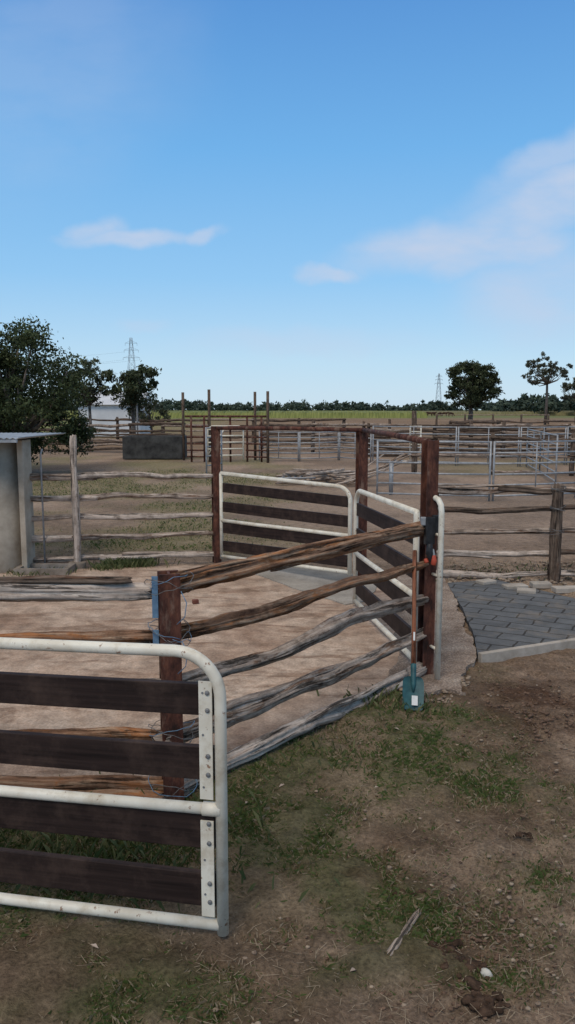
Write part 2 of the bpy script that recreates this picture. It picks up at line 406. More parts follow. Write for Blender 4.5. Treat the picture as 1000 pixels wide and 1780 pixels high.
e = MB(); a = gp(832, 1150); b = gp(1200, 1092); e.beam(a+V((0, -.03, .02)), b+V((0, -.03, .02)), .05, .12, 0)
e.build('path_edging', [M_CONC], bevel=.006)
e = MB()
for px, py, l, an in ((895, 1026, .26, .2), (915, 1034, .2, -.3), (985, 1030, .3, .1), (845, 1018, .2, .5), (940, 1022, .22, .0)):
    p = gp(px, py); e.hexa(p+V((0, 0, .035)), V((math.cos(an), math.sin(an), 0))*l/2, V((-math.sin(an), math.cos(an), 0))*.07, V((0, 0, .03)))
e.build('concrete_offcuts', [M_CONC], bevel=.008)
# ---------------------------------------------------------------- grass blades
def grass(name, N, xr, yr, hmin, hmax, w, per=9, spread=.03, thr=.25, power=1.0, dry=.35):
    u = np.random.rand(N); ty = yr[0]*(yr[1]/yr[0])**u
    tx = (np.random.rand(N)-.5)*2
    tx = xr[0]+(tx*.5+.5)*(xr[1]-xr[0])
    tx = tx*ty/yr[1] if power else tx
    m = grassmask(tx, ty)
    inn = inside(SL, tx, ty) | inside(PV, tx, ty) | inside(GV, tx, ty)
    k = (np.random.rand(N) < m*1.1) & (m > thr*np.random.rand(N)) & ~inn
    tx, ty, m = tx[k], ty[k], m[k]; n = len(tx)
    bx = np.repeat(tx, per)+np.random.randn(n*per)*spread; by = np.repeat(ty, per)+np.random.randn(n*per)*spread
    mm = np.repeat(m, per); h = (hmin+(hmax-hmin)*np.random.rand(n*per)**2)*(.4+.6*mm)
    a = np.random.rand(n*per)*6.283; lean = np.random.rand(n*per)*1.1*h
    an = np.random.rand(n*per)*6.283; ww = w*(.6+.8*np.random.rand(n*per))
    dx, dy = np.cos(a)*ww, np.sin(a)*ww
    z0 = np.zeros_like(bx)-.005
    v0 = np.stack([bx-dx, by-dy, z0], 1); v1 = np.stack([bx+dx, by+dy, z0], 1)
    mx, my = bx+np.cos(an)*lean*.35, by+np.sin(an)*lean*.35
    v2 = np.stack([mx+dx*.7, my+dy*.7, z0+h*.6], 1); v3 = np.stack([bx+np.cos(an)*lean, by+np.sin(an)*lean, z0+h*(.95-.3*lean/h)], 1)
    vs = np.stack([v0, v1, v2, v3], 1).reshape(-1, 3); f = np.arange(len(vs)).reshape(-1, 4)
    dryf = (np.random.rand(n*per) < dry*(1.6-mm))[:, None]; t = np.random.rand(n*per)[:, None]
    gc = C(.06, .09, .025)*(1-t)+C(.145, .18, .06)*t; dc = C(.24, .18, .11)*(1-t)+C(.42, .33, .22)*t
    c = np.where(dryf, dc, gc); c = np.repeat(c, 4, axis=0)
    return vs, f, c
A = grass('g', 52000, (-3.6, 4.2), (1.9, 7.5), .012, .058, .0015, dry=.34)
B = grass('g', 10000, (-9, 1.0), (10, 26), .03, .09, .005, per=6, spread=.09, power=0, dry=.55)
vs = np.concatenate([A[0], B[0]]); fs = np.concatenate([A[1], B[1]+len(A[0])]); cs = np.concatenate([A[2], B[2]])
def weeds(cx, cy, r, n, h):
    bx = cx+np.random.randn(n)*r; by = cy+np.random.randn(n)*r*.6; hh = h*(.4+.6*np.random.rand(n)); a = np.random.rand(n)*6.283; an = np.random.rand(n)*6.283
    w = .002+.002*np.random.rand(n); dx, dy = np.cos(a)*w, np.sin(a)*w; z = np.zeros(n)
    v0 = np.stack([bx-dx, by-dy, z], 1); v1 = np.stack([bx+dx, by+dy, z], 1)
    v2 = np.stack([bx+np.cos(an)*hh*.3+dx*2, by+np.sin(an)*hh*.3+dy*2, hh*.7], 1); v3 = np.stack([bx+np.cos(an)*hh*.6, by+np.sin(an)*hh*.6, hh*.95], 1)
    t = np.random.rand(n)[:, None]; c = C(.05, .08, .025)*(1-t)+C(.20, .20, .09)*t
    return np.stack([v0, v1, v2, v3], 1).reshape(-1, 3), np.repeat(c, 4, axis=0)
for px, py, r, n, h in ((225, 985, .18, 700, .15), (185, 992, .1, 250, .1), (665, 1222, .12, 130, .11), (540, 1330, .2, 160, .08), (120, 1475, .4, 500, .12), (60, 1000, .2, 200, .1), (220, 1500, .3, 300, .1), (720, 1235, .12, 150, .08), (880, 995, .5, 200, .09)):
    p = gp(px, py); wv, wc = weeds(p.x, p.y, r, n, h)
    fs = np.concatenate([fs, np.arange(len(wv)).reshape(-1, 4)+len(vs)]); vs = np.concatenate([vs, wv]); cs = np.concatenate([cs, wc])
# dry straw lying flat
n = 7000; u = np.random.rand(n); sy = 2.0*(7/2.0)**u; sx = (np.random.rand(n)*2-1)*.5*sy+.1*sy; L = .008+.025*np.random.rand(n)**2; a = np.random.rand(n)*6.283
k = ~(inside(PV, sx, sy)) & ~(inside(SL, sx, sy)) & ~inside(GV, sx, sy); sx, sy, L, a = sx[k], sy[k], L[k], a[k]; n = len(sx)
z = .012+.012*np.random.rand(n); dx, dy = np.cos(a)*L, np.sin(a)*L; wx, wy = -np.sin(a)*.0010, np.cos(a)*.0010
sv = np.stack([np.stack([sx-dx-wx, sy-dy-wy, z], 1), np.stack([sx-dx+wx, sy-dy+wy, z], 1), np.stack([sx+dx+wx, sy+dy+wy, z+.006], 1), np.stack([sx+dx-wx, sy+dy-wy, z+.006], 1)], 1).reshape(-1, 3)
t = np.random.rand(n)[:, None]; sc_ = np.repeat(C(.20, .14, .09)*(1-t)+C(.42, .34, .24)*t, 4, axis=0)
fs = np.concatenate([fs, np.arange(len(sv)).reshape(-1, 4)+len(vs)]); vs = np.concatenate([vs, sv]); cs = np.concatenate([cs, sc_])
fastmesh('grass', vs, fs, [M_GRASS], cs)
# ---------------------------------------------------------------- lumps: stones, manure
def lump(mb, c, rx, ry, rz, seed, mat=0, seg=14, rg=8, amp=.4, fr=2.5):
    rings = []
    for i in range(rg+1):
        ph = math.pi*(i+.02)/(rg+.04); ring = []
        for j in range(seg):
            a = 2*math.pi*j/seg; d = V((math.sin(ph)*math.cos(a), math.sin(ph)*math.sin(a), math.cos(ph)))
            k = 1+amp*noise.noise(d*fr*.6+V((seed*3.3, 0, 0)))+amp*.6*noise.noise(d*fr*2+V((0, seed, 0)))
            ring.append((c[0]+d.x*rx*k, c[1]+d.y*ry*k, c[2]+d.z*rz*k))
        rings.append(ring[::-1])
    mb.rings(rings, [i*.02 for i in range(rg+1)], [j*.02 for j in range(seg+1)], mat)
for px, py, r in ((612, 1500, .03), (908, 1456, .026), (705, 1555, .04), (850, 1755, .05), (800, 1685, .06), (770, 1655, .05)):
    p = gp(px, py); mb = MB()
    for k in range(22):
        s_ = r*random.uniform(.15, .42)
        lump(mb, (p.x+random.gauss(0, 1)*r*.7, p.y+random.gauss(0, 1)*r*.6, .014), s_*1.2, s_, s_*.6, k+px, seg=9, rg=6, amp=.5)
    mb.build('manure_pile', [M_MANURE])
p = gp(845, 1700); mb = MB(); lump(mb, (p.x, p.y, .018), .020, .018, .016, 5, amp=.35); mb.build('pale_stone', [M_STONE])
mb = MB()
for i in range(520):
    yy = 2.1*(9/2.1)**random.random(); xx = random.uniform(-.25, .5)*yy
    r = random.uniform(.003, .008)*(1+yy*.1)
    lump(mb, (xx, yy, .008+r*.3), r*1.3, r, r*.7, i, seg=6, rg=4, amp=.4)
for i in range(260):
    q = gp(random.uniform(780, 1010), random.uniform(978, 1018)); r = random.uniform(.008, .026)
    lump(mb, (q.x, q.y, .012), r*1.4, r, r*.7, i, seg=7, rg=4)
for i in range(90):
    q = gp(random.uniform(690, 815), random.uniform(1180, 1225)); r = random.uniform(.006, .018)
    lump(mb, (q.x, q.y, .015), r*1.4, r, r*.8, i, seg=7, rg=4)
mb.build('gravel', [simple('pebble', (.16, .11, .08), (.38, .30, .22), 25, .95)])
mb = MB()
for i in range(1500):
    q = (gp(random.gauss(920, 70), random.gauss(1235, 30)), gp(random.gauss(790, 70), random.gauss(1670, 55)), gp(random.uniform(420, 1000), random.uniform(1250, 1770)))[i % 3]
    r = random.uniform(.003, .012)*(1 if i % 3 == 0 else .65)
    lump(mb, (q.x, q.y, .008), r*1.4, r, r*.7, i, seg=6, rg=4)
mb.build('dirt_clods', [simple('dark_clod', (.075, .045, .03), (.19, .12, .08), 25, .95)])
p1, p2 = gp(675, 1672), gp(728, 1595); mb = MB(); mb.log(p1+V((0, 0, .03)), p2+V((0, 0, .03)), .014, 4, .01, 10, .02, .5, 0); mb.build('driftwood_stick', [M_GREY])
mb = MB()
for px, py in ((490, 1375), (165, 1658), (615, 1700), (232, 1305), (690, 1275), (655, 1378), (430, 1405), (975, 1620)):
    q = gp(px, py); a = random.random()*6; X = V((math.cos(a), math.sin(a), .2))*.018; Y = V((-math.sin(a), math.cos(a), .1))*.01
    b0 = len(mb.v); c = q+V((0, 0, .03)); mb.v += [tuple(c-X), tuple(c-Y+V((0, 0, .006))), tuple(c+X), tuple(c+Y+V((0, 0, .006)))]; mb.face([b0, b0+1, b0+2, b0+3], [(0, 0)]*4, 0, False)
mb.build('fallen_leaves', [M_PALE])
p = gp(340, 1053); mb = MB(); mb.hexa(p+V((0, 0, .045)), (.03, .01, 0), (-.008, .025, 0), (0, 0, .02)); mb.build('brick_fragment', [simple('brick', (.12, .04, .03), (.2, .08, .05))], bevel=.004)
# ---------------------------------------------------------------- gates
def gate(name, A, B, zA, zB, curveA=True, curveB=True, r=.023, plates=(), R=.17, boards=True):
    """A,B = (x,y); zA,zB=(bottom,top)"""
    A = V((*A, 0)); B = V((*B, 0)); d = (B-A); L = d.length; d.normalize(); nrm = V((d.y, -d.x, 0))
    if nrm.y > 0: nrm = -nrm
    def P(s, h):
        t = s/L; z0 = zA[0]*(1-t)+zB[0]*t; z1 = zA[1]*(1-t)+zB[1]*t
        return A+d*s+V((0, 0, z0+(z1-z0)*h))
    H = zA[1]-zA[0]; Rn = R/H
    G = group(name, A); mb = MB()
    pts = [P(0, -.03)]
    if curveA: pts += [P(R-R*math.cos(q), 1-Rn+Rn*math.sin(q)) for q in [i*math.pi/24 for i in range(13)]]
    else: pts += [P(0, .99), P(.002, 1)]
    if curveB: pts += [P(L-R+R*math.sin(q), 1-Rn+Rn*math.cos(q)) for q in [i*math.pi/24 for i in range(13)]]
    else: pts += [P(L-.002, 1), P(L, .99)]
    pts += [P(L, -.03)]
    mb.tube(pts, r, 14)
    for h in (.0, .435):
        mb.tube([P(r*.5, h), P(L*.3, h-.003), P(L*.6, h), P(L-r*.5, h)], r*.95, 14)
    mb.build('tube_frame', [M_WHITE], G)
    mb = MB(); th = .028
    for k, (a, b_) in enumerate(((.774, .885), (.54, .66), (.285, .415), (.065, .19))):
        c0 = P(r+.005, (a+b_)/2)-nrm*.012; c1 = P(L-r-.012, (a+b_)/2)-nrm*.012
        mb.beam(c0, c1, th, (b_-a)*H, 0)
    mb.build('boards', [M_BOARD], G, bevel=.003)
    mb = MB()
    for s, sg in plates:
        for (a, b_) in ((.475, .90), (.035, .395)):
            c0 = P(s, a)+nrm*.010; c1 = P(s, b_)+nrm*.010
            mb.beam(c0, c1, .006, .05, 0, up=tuple(d))
        for (a, b_) in ((.774, .885), (.54, .66), (.285, .415), (.065, .19)):
            for q in (.22, .78):
                c = P(s-.008*sg, a+(b_-a)*q)+nrm*.0135
                mb.tube([c, c+nrm*.004, c+nrm*.007], [.009, .009, .004], 8, 1)
        for q in (.52, .71, .86, .12, .25):
            c = P(s+.010*sg, q)+nrm*.0135; mb.tube([c, c+nrm*.002], .0045, 6, 1)
    if plates: mb.build('bolt_plates', [M_WHITE, M_DGALV], G)
    return G, P
nA = V((-.2435, 2.70)); nd = V((-.983, .183)); nB = nA+nd*2.9
G1, P1 = gate('farm_gate', nA, nB, (.073, 1.135), (.073, 1.09), True, True, .0225, plates=((.053, 1),))
mb = MB(); q0 = P1(.0, .435); q1 = P1(.07, .435); mb.tube([q0, q1], .0265, 14); mb.build('rail_sleeve', [M_WHITE], G1)
gate('farm_gate', (-.86, 10.0), (.70, 8.6), (.10, 1.19), (.18, 1.14), False, True, .024)
gate('farm_gate', (.685, 7.7), (.98, 5.83), (.08, 1.21), (.08, 1.23), True, False, .024)
mb = MB(); mb.ibeam(nB.x-.12, nB.y+.02, -.1, 1.45, .1, .1, .01, .2); mb.build('gate_hinge_post', [M_RUST])
# ---------------------------------------------------------------- drafting frame posts and overhead pipe
PA = V((-.93, 10.07)); PB = V((.87, 9.1)); P3 = V((1.04, 5.67)); P2 = V((-.59, 3.78))
G = group('rusty_gateway_frame', (PA.x, PA.y, 0))
for nm, p, w in (('post_1', PA, .1), ('post_2', PB, .11)):
    mb = MB(); mb.ibeam(p.x, p.y, -.1, 1.79, w, w, .012, .3); mb.build(nm, [M_RUST], G)
mb = MB(); mb.ibeam(P3.x, P3.y, -.1, 1.78, .088, .1, .012, .35)
mb.build('post_3', [M_RUST], G)
mb = MB(); mb.tube([(PA.x-.03, PA.y, 1.765), ((PA.x+PB.x)/2, (PA.y+PB.y)/2, 1.775), (PB.x, PB.y-.07, 1.765)], .025, 12)
mb.tube([(PB.x+.01, PB.y-.08, 1.765), (.955, 7.4, 1.772), (P3.x, P3.y+.06, 1.765)], .025, 12); mb.build('overhead_pipe', [M_RUST], G)
mb = MB(); mb.tube([(1.107, 5.53, .03), (1.107, 5.53, 1.27), (1.103, 5.54, 1.32), (1.09, 5.565, 1.355), (1.06, 5.76, 1.375), (1.045, 5.8, 1.36), (1.03, 5.84, 1.24)], .021, 12)
for z in (.25, .8, 1.1): mb.tube([(1.107, 5.53, z), (1.07, 5.62, z)], .012, 8)
mb.build('gate_stop_loop', [M_WHITE], G)
mb = MB()
mb.hexa((1.03, 5.57, 1.13), (.035, .01, 0), (-.005, .025, 0), (0, 0, .10), 0)
mb.hexa((1.075, 5.60, 1.17), (.02, .01, 0), (-.005, .02, 0), (0, 0, .07), 0)
mb.tube([(1.03, 5.54, 1.04), (1.025, 5.53, .97), (1.04, 5.53, .91)], [.02, .028, .012], 10, 0)
mb.tube([(1.05, 5.54, 1.0), (1.06, 5.53, .94)], [.012, .014], 8, 1)
mb.tube([(1.055, 5.53, .955), (1.06, 5.52, .915), (1.055, 5.52, .885)], [.018, .022, .018], 10, 2)
mb.tube([(1.0, 5.54, .93), (1.01, 5.53, .90)], [.015, .017], 10, 2)
mb.hexa((.985, 5.57, 1.20), (.02, 0, 0), (0, .02, 0), (0, 0, .03), 1)
mb.build('latch', [M_BLACK, M_GALV, M_RED], G, bevel=.006)
# ---------------------------------------------------------------- fences
def lerp2(a, b, t): return (a[0]+(b[0]-a[0])*t, a[1]+(b[1]-a[1])*t)
d23 = (P3-P2).normalized(); a = P2+d23*.035; b = P3-d23*.02
G = group('timber_rail_fence', (P2.x, P2.y, 0))
mb = MB()
def R3(p, z): return V((p[0], p[1], z))
mb.log(R3(a, 1.13), R3(b, 1.135), .046, 1, .014, 26, .025, 1.0, 0, groove=.35)
mb.log(R3(a-d23*.04, 1.175), R3(lerp2(a, b, .72), 1.17), .024, 2, .016, 18, .025, .8, 0)
mb.log(R3(lerp2(a, b, .3), 1.095), R3(b, 1.10), .016, 3, .012, 10, .035, .8, 0)
mb.log(R3(a, .88), R3(b, .87), .038, 33, .025, 24, .025, 1, 0, groove=.35)
mb.log(R3(a, .62), R3(b, .60), .042, 4, .035, 24, .025, 1, 1, groove=.38)
mb.log(R3(a-d23*.1, .35), R3(b, .345), .040, 15, .035, 24, .025, 1, 1, groove=.38)
mb.log(R3(lerp2(a, b, .1), .40), R3(lerp2(a, b, .85), .33), .022, 16, .03, 16, .025, 1, 1)
mb.log(R3(a-d23*.02, .055), R3(b, .075), .046, 6, .035, 24, .025, 1.0, 2, groove=.38)
mb.log(R3(lerp2(a, b, .05), .10), R3(lerp2(a, b, .9), .10), .026, 26, .03, 16, .025, .8, 2)
mb.build('rails', [M_BROWN, M_GREY, M_PALE], G)
mb = MB(); aL = P2-V((.035, 0)); bL = V((-3.4, 3.74))
mb.log(R3(aL+V((-.04, 0)), 1.105), R3(bL, 1.10), .048, 7, .012, 22, .03, .75, 0, groove=.35)
mb.log(R3(aL+V((-.16, -.02)), 1.165), R3(bL, 1.15), .026, 8, .012, 16, .03, .6, 1)
mb.log(R3(aL, .875), R3(bL, .86), .032, 9, .02, 18, .03, .8, 2)
mb.log(R3(aL, .62), R3(bL, .60), .034, 10, .02, 18, .03, 1, 0)
mb.log(R3(aL, .35), R3(bL, .34), .032, 11, .02, 18, .03, .8, 2)
mb.log(R3(aL+V((0.04, .03)), .075), R3(bL, .07), .04, 12, .02, 18, .03, .9, 2)
mb.log(R3(aL+V((-.02, -.06)), .05), R3(lerp2(aL, bL, .3), .05), .03, 13, .02, 16, .03, .9, 2)
mb.build('side_rails', [M_PALE, M_DARKW, M_BROWN], G)
mb = MB(); mb.ibeam(P2.x, P2.y, -.1, 1.20, .104, .1, .012, .25, 0)
mb.beam((P2.x-.062, P2.y-.045, .98), (P2.x-.062, P2.y-.045, 1.19), .004, .03, 1, up=(1, 0, 0))
mb.beam((P2.x-.062, P2.y-.045, .84), (P2.x-.062, P2.y-.045, .92), .004, .03, 1, up=(1, 0, 0))
mb.build('steel_post', [M_RUST, M_BLUE], G)
mb = MB(); rn = random.Random(5)
for z in (1.13, .88, .36, .08):
    for k in range(3):
        pts = []; ph = rn.random()*6; rx = .085+rn.random()*.05
        for i in range(19):
            q = ph+i*2*math.pi/17
            pts.append(V((P2.x+rx*math.cos(q), P2.y+.09*math.sin(q), z+rn.uniform(-.01, .01)+.04*math.sin(q*1.0+ph)+k*.012)))
        mb.tube(pts, .0018, 5, 0 if k < 2 else 1)
for z in (1.12, .87):
    pts = [V((P2.x+.07, P2.y-.07, z)), V((P2.x+.1, P2.y-.1, z-.05)), V((P2.x+.09, P2.y-.1, z-.12)), V((P2.x+.05, P2.y-.09, z-.16))]
    mb.tube(pts, .0025, 5, 1)
mb.build('wire_ties', [M_WIRE, M_BLUE], G)
# back left fence
G = group('timber_rail_fence', (-2.66, 9.7, 0)); mb = MB(); s0 = V((-3.3, 9.62)); s1 = V((-.96, 10.05))
for i, z in enumerate((1.15, .89, .64, .385, .12)):
    mb.log(R3(s0, z+.01), R3(lerp2(s0, s1, .38), z), .034+.008*(i % 2), 40+i, .025, 16, .04, .9, i % 2)
    mb.log(R3(lerp2(s0, s1, .25), z+.012), R3(s1, z), .039, 50+i, .035, 16, .04, .9, (i+1) % 2)
mb.log(R3(s0, 1.2), R3(lerp2(s0, s1, .5), 1.17), .02, 60, .02, 10, .07, .8, 0)
mb.log(R3(lerp2(s0, s1, .5), .16), R3(s1, .14), .026, 61, .02, 10, .07, .8, 0)
mb.build('rails', [M_GREY, M_PALE], G)
mb = MB(); mb.log((-2.66, 9.68, -.1), (-2.66, 9.68, 1.68), .045, 62, .012, 12, .08, 1, 0, groove=.12, taper=.05)
mb.build('post', [M_PALE], G); mb = MB(); mb.tube([(-2.66, 9.66, -.1), (-2.66, 9.66, .09)], .11, 16); mb.build('footing', [M_DCONC], G, bevel=.01)
# right fence
G = group('timber_rail_fence', (3.14, 9.03, 0)); mb = MB(); s0 = V((1.72, 9.15)); s1 = V((3.10, 9.0)); s2 = V((5.6, 9.0))
for i, z in enumerate((1.06, .83, .56, .30, .06)):
    mb.log(R3(s0, z), R3(s1+V((.08, 0)), z+.02), .036, 70+i, .03, 16, .04, .9, i % 2 if i < 3 else 2)
    mb.log(R3(s1-V((.02, 0)), z+.03), R3(s2, z+.03), .036, 80+i, .025, 16, .04, .9, i % 2 if i < 4 else 2)
mb.log(R3(s0-V((.05, 0)), 1.10), R3(lerp2(s0, s1, .6), 1.12), .026, 90, .03, 10, .05, .8, 0)
mb.log(R3(lerp2(s0, s1, .55), 1.08), R3(s1, 1.06), .048, 91, .03, 16, .04, .7, 1, groove=.4)
mb.log(R3(s0, .26), R3(lerp2(s0, s1, .5), .26), .025, 92, .03, 10, .05, .8, 2)
mb.build('rails', [M_GREY, M_DARKW, M_PALE], G)
mb = MB(); mb.log((3.14, 8.96, -.1), (3.14, 8.96, 1.15), .062, 93, .012, 14, .06, 1, 0, groove=.2, taper=.05)
mb.log((5.3, 8.95, -.1), (5.3, 8.95, 1.15), .06, 94, .012, 14, .06, 1, 0, groove=.2)
mb.log((1.74, 9.15, -.1), (1.74, 9.15, 1.1), .05, 95, .012, 14, .06, 1, 0, groove=.2); mb.build('posts', [M_DARKW], G)
mb = MB()
for z in (.85, 1.08, .58):
    for k in range(3):
        ph = rn.random()*6; pts = [V((3.14+.085*math.cos(ph+i*.42), 8.96+.08*math.sin(ph+i*.42), z+.02*math.sin(i*.5+k)+k*.015)) for i in range(16)]
        mb.tube(pts, .003, 5)
mb.build('wire_ties', [M_WIRE], G)
# shovel
G = group('shovel', (.83, 4.94, 0)); s0 = V((.835, 4.95, .02)); s1 = V((.925, 5.56, .985)); ax = (s1-s0).normalized()
sx_ = V((1, 0, 0)); sx_ = (sx_-ax*sx_.dot(ax)).normalized(); fn = sx_.cross(ax)
mb = MB(); mb.tube([s0+ax*.22, s0+ax*.6, s1-ax*.02, s1], [.017, .0155, .0165, .014], 10)
mb.build('handle', [M_HANDLE], G)
mb = MB(); rows = [(0, .052), (.01, .064), (.03, .069), (.12, .072), (.19, .071), (.215, .06), (.225, .03)]
grid = []
for t, w in rows:
    grid.append([s0+ax*t+sx_*w*u-fn*(.012*(1-u*u)*1.0) for u in (-1, -.6, -.2, .2, .6, 1)])
for side in (0, 1):
    b0 = len(mb.v)
    for r_ in grid:
        for p in r_: mb.v.append(tuple(p+fn*(.003*side)))
    for i in range(len(grid)-1):
        for j in range(5):
            q = b0+i*6+j; mb.face([q, q+1, q+7, q+6], [(0, 0)]*4, 0, True)
mb.tube([s0+ax*.12, s0+ax*.17, s0+ax*.30, s0+ax*.31], [.006, .017, .021, .019], 10, 0)
cc = s0+ax*.06
off = -fn*.017 if fn.y > 0 else fn*.017
mb.hexa(cc+off+sx_*.008, sx_*.020, ax*.032, fn*.001, 1)
mb.hexa(s0+ax*.50+off*1.05, sx_*.006, ax*.03, fn*.001, 1)
mb.build('blade', [M_TEAL, M_LABEL], G)
# ---------------------------------------------------------------- cement pump shed at left
G = group('pump_shed', (-3.9, 9.9, 0)); mb = MB()
mb.tube([(-3.83, 9.75, -.1), (-3.83, 9.75, .05), (-3.83, 9.75, 1.63)], .56, 48); mb.build('round_wall', [M_WALL], G)
mb = MB(); mb.hexa((-3.235, 9.55, .77), (.035, 0, 0), (0, .16, 0), (0, 0, .865)); mb.hexa((-4.5, 9.9, .77), (.05, 0, 0), (0, .6, 0), (0, 0, .865)); mb.build('side_wall', [M_WALL], G, bevel=.008)
mb = MB(); n = 60
for k in range(n):
    x0 = -5.1+(2.03)*k/n; x1 = -5.1+(2.03)*(k+1)/n; z0 = 1.675+.008*math.cos(k*math.pi); z1 = 1.675+.008*math.cos((k+1)*math.pi)
    mb.hexa(((x0+x1)/2, 9.85, (z0+z1)/2), ((x1-x0)/2, 0, (z1-z0)/2), (0, .95, 0), (0, 0, .004))
mb.hexa((-4.1, 8.93, 1.645), (1.0, 0, 0), (0, .02, 0), (0, 0, .018)); mb.build('tin_roof', [M_SHEET], G)
G = group('drinking_trough', (-2.95, 9.4, 0)); mb = MB()
for c, X, Y in (((-2.98, 9.22, .04), (.27, 0, 0), (0, .03, 0)), ((-2.98, 9.52, .04), (.27, 0, 0), (0, .03, 0)), ((-3.28, 9.37, .04), (.03, 0, 0), (0, .18, 0)), ((-2.68, 9.37, .04), (.03, 0, 0), (0, .18, 0))):
    mb.hexa(c, X, Y, (0, 0, .055), 0)
mb.hexa((-2.98, 9.37, .03), (.268, 0, 0), (0, .118, 0), (0, 0, .02), 1); mb.build('basin', [M_DCONC, simple('blue_lining', (.02, .06, .14), (.05, .12, .25), 6, .3)], G)
mb = MB(); mb.tube([(-3.05, 9.6, 0), (-3.05, 9.6, 1.45), (-3.03, 9.6, 1.52)], .012, 8); mb.build('pipe', [M_GALV], G)
# ---------------------------------------------------------------- mid distance: yard panels
def panel(name, a, b, h=1.35, rails=6, r=.02, mat=M_GALV, z0=.12, feet=True, rot=0):
    a = V((*a, 0)); b = V((*b, 0)); G = group(name, a); mb = MB()
    mb.tube([a, a+V((0, 0, h))], r*1.15, 8); mb.tube([b, b+V((0, 0, h))], r*1.15, 8)
    for i in range(rails):
        z = z0+(h-.02-z0)*i/(rails-1); mb.tube([a+V((0, 0, z)), (a+b)/2+V((0, 0, z-.008)), b+V((0, 0, z))], r, 8)
    m_ = (a+b)/2; mb.tube([m_+V((0, -.02, z0)), m_+V((0, -.02, h-.03))], r*.7, 6)
    mb.build('frame', [mat], G); return G
pts = [(2.0, 17.6), (4.48, 17.0), (6.6, 17.6), (8.9, 18.3), (11.2, 19)]
for i in range(4): panel('steel_yard_panel', (pts[i][0]+.04, pts[i][1]), (pts[i+1][0]-.04, pts[i+1][1]), 1.32, r=.02)
pts = [(3.2, 29.5), (6.1, 28), (8.2, 27.5), (10.2, 28.5), (12.6, 27), (15, 26.5)]
for i in range(5): panel('steel_yard_panel', (pts[i][0]+.04, pts[i][1]), (pts[i+1][0]-.04, pts[i+1][1]), 1.4, r=.022)
pts = [(7.1, 20.5), (7.8, 24.0), (8.4, 27.3)]
for i in range(2): panel('steel_yard_panel', pts[i], pts[i+1], 1.35, r=.02)
pts = [(-1.15, 31), (.45, 30.3), (2.05, 31), (3.2, 29.6)]
for i in range(3): panel('steel_yard_panel', (pts[i][0]+.03, pts[i][1]), (pts[i+1][0]-.03, pts[i+1][1]), 1.15, r=.022)
pts = [(9.3, 19.8), (9.6, 24)]
panel('steel_yard_panel', pts[0], pts[1], 1.35, r=.022)
# long timber yard fences
def longfence(name, pts, h, rails, r, bay, seed, mats, zt=.12, postr=.09, ph=None):
    G = group(name, (*pts[0], 0)); mr = MB(); mp = MB(); rr = random.Random(seed)
    for a, b in zip(pts[:-1], pts[1:]):
        a, b = V(a), V(b); L = (b-a).length; n = max(1, round(L/bay)); d = (b-a)/n
        for i in range(n+1):
            p = a+d*i; mp.log((p.x, p.y, -.1), (p.x+rr.uniform(-.04, .04), p.y, (ph or h)+rr.uniform(0, .2)), postr*rr.uniform(.8, 1.15), rr.random()*50, .02, 7, .3, 1, 0, groove=.1)
            if i < n:
                q = a+d*(i+1)
                for j in range(rails):
                    if rr.random() < .03: continue
                    z = zt+(h-zt)*j/(rails-1)
                    mr.log((p.x-.1*d.normalized().x, p.y-.09, z+rr.uniform(-.05, .05)), (q.x+.1*d.normalized().x, q.y-.09, z+rr.uniform(-.05, .05)), r*rr.uniform(.75, 1.3), rr.random()*90, .05, 6, .5, .9, rr.choice((0, 0, 1)) if len(mats) > 1 else 0, groove=.1)
    mr.build('rails', mats, G); mp.build('posts', [M_DARKW], G); return G
longfence('timber_yard_fence', [(-16, 36.5), (-9.8, 37), (-4.8, 36)], 1.3, 6, .065, 2.5, 1, [M_DARKW, M_GREY])
longfence('timber_yard_fence', [(-1.2, 36.5), (6, 37), (14, 36.5), (22, 37)], 1.3, 6, .065, 2.5, 2, [M_DARKW, M_GREY])
longfence('timber_yard_fence', [(3.5, 33.5), (9, 32.5), (17, 32)], 1.3, 6, .06, 2.6, 3, [M_DARKW, M_GREY])
longfence('timber_yard_fence', [(4, 24.5), (11, 23.2), (15, 23)], 1.1, 3, .05, 2.8, 12, [M_DARKW, M_GREY])
longfence('timber_yard_fence', [(9, 43), (30, 44)], 1.35, 6, .07, 2.6, 4, [M_DARKW])
longfence('timber_yard_fence', [(-18, 46), (-2, 46), (6, 46)], 1.4, 5, .07, 2.8, 5, [M_DARKW, M_GREY])
longfence('paddock_fence', [(20, 105), (60, 112), (100, 118)], 1.3, 2, .05, 4, 6, [M_GREY], zt=.6, postr=.14)
G = group('cattle_crush_frame', (-3, 30, 0)); mb = MB()
for px, pt, yy in ((320, 682, 31), (365, 677, 30), (444, 681, 31), (466, 680, 29.5)):
    X = (px-500)/F*yy*1.0; z = EYE+slope(pt)*yy
    mb.tube([(X, yy, -.1), (X, yy, z)], .055, 10)
mb.build('tall_posts', [M_DARKW], G)
mb = MB()
for z in (1.75, 1.35): mb.tube([(-3.95, 30.2, z), (-.8, 29.6, z)], .04, 8)
for xx in (-3.7, -3.2, -2.2, -1.55, -1.0): mb.tube([(xx, 30.0, 0), (xx, 30.0, 1.75)], .04, 8)
for z in (.2, .45, .7, .95): mb.tube([(-3.9, 30.1, z), (-3.1, 30, z)], .03, 8); mb.tube([(-1.6, 30, z), (-.8, 29.7, z)], .03, 8)
mb.build('dark_bars', [M_RUST], G)
mb = MB()
for z in (.25, .5, .75, 1.0, 1.25): mb.tube([(-3.05, 29.9, z), (-1.7, 29.9, z+.02)], .028, 8)
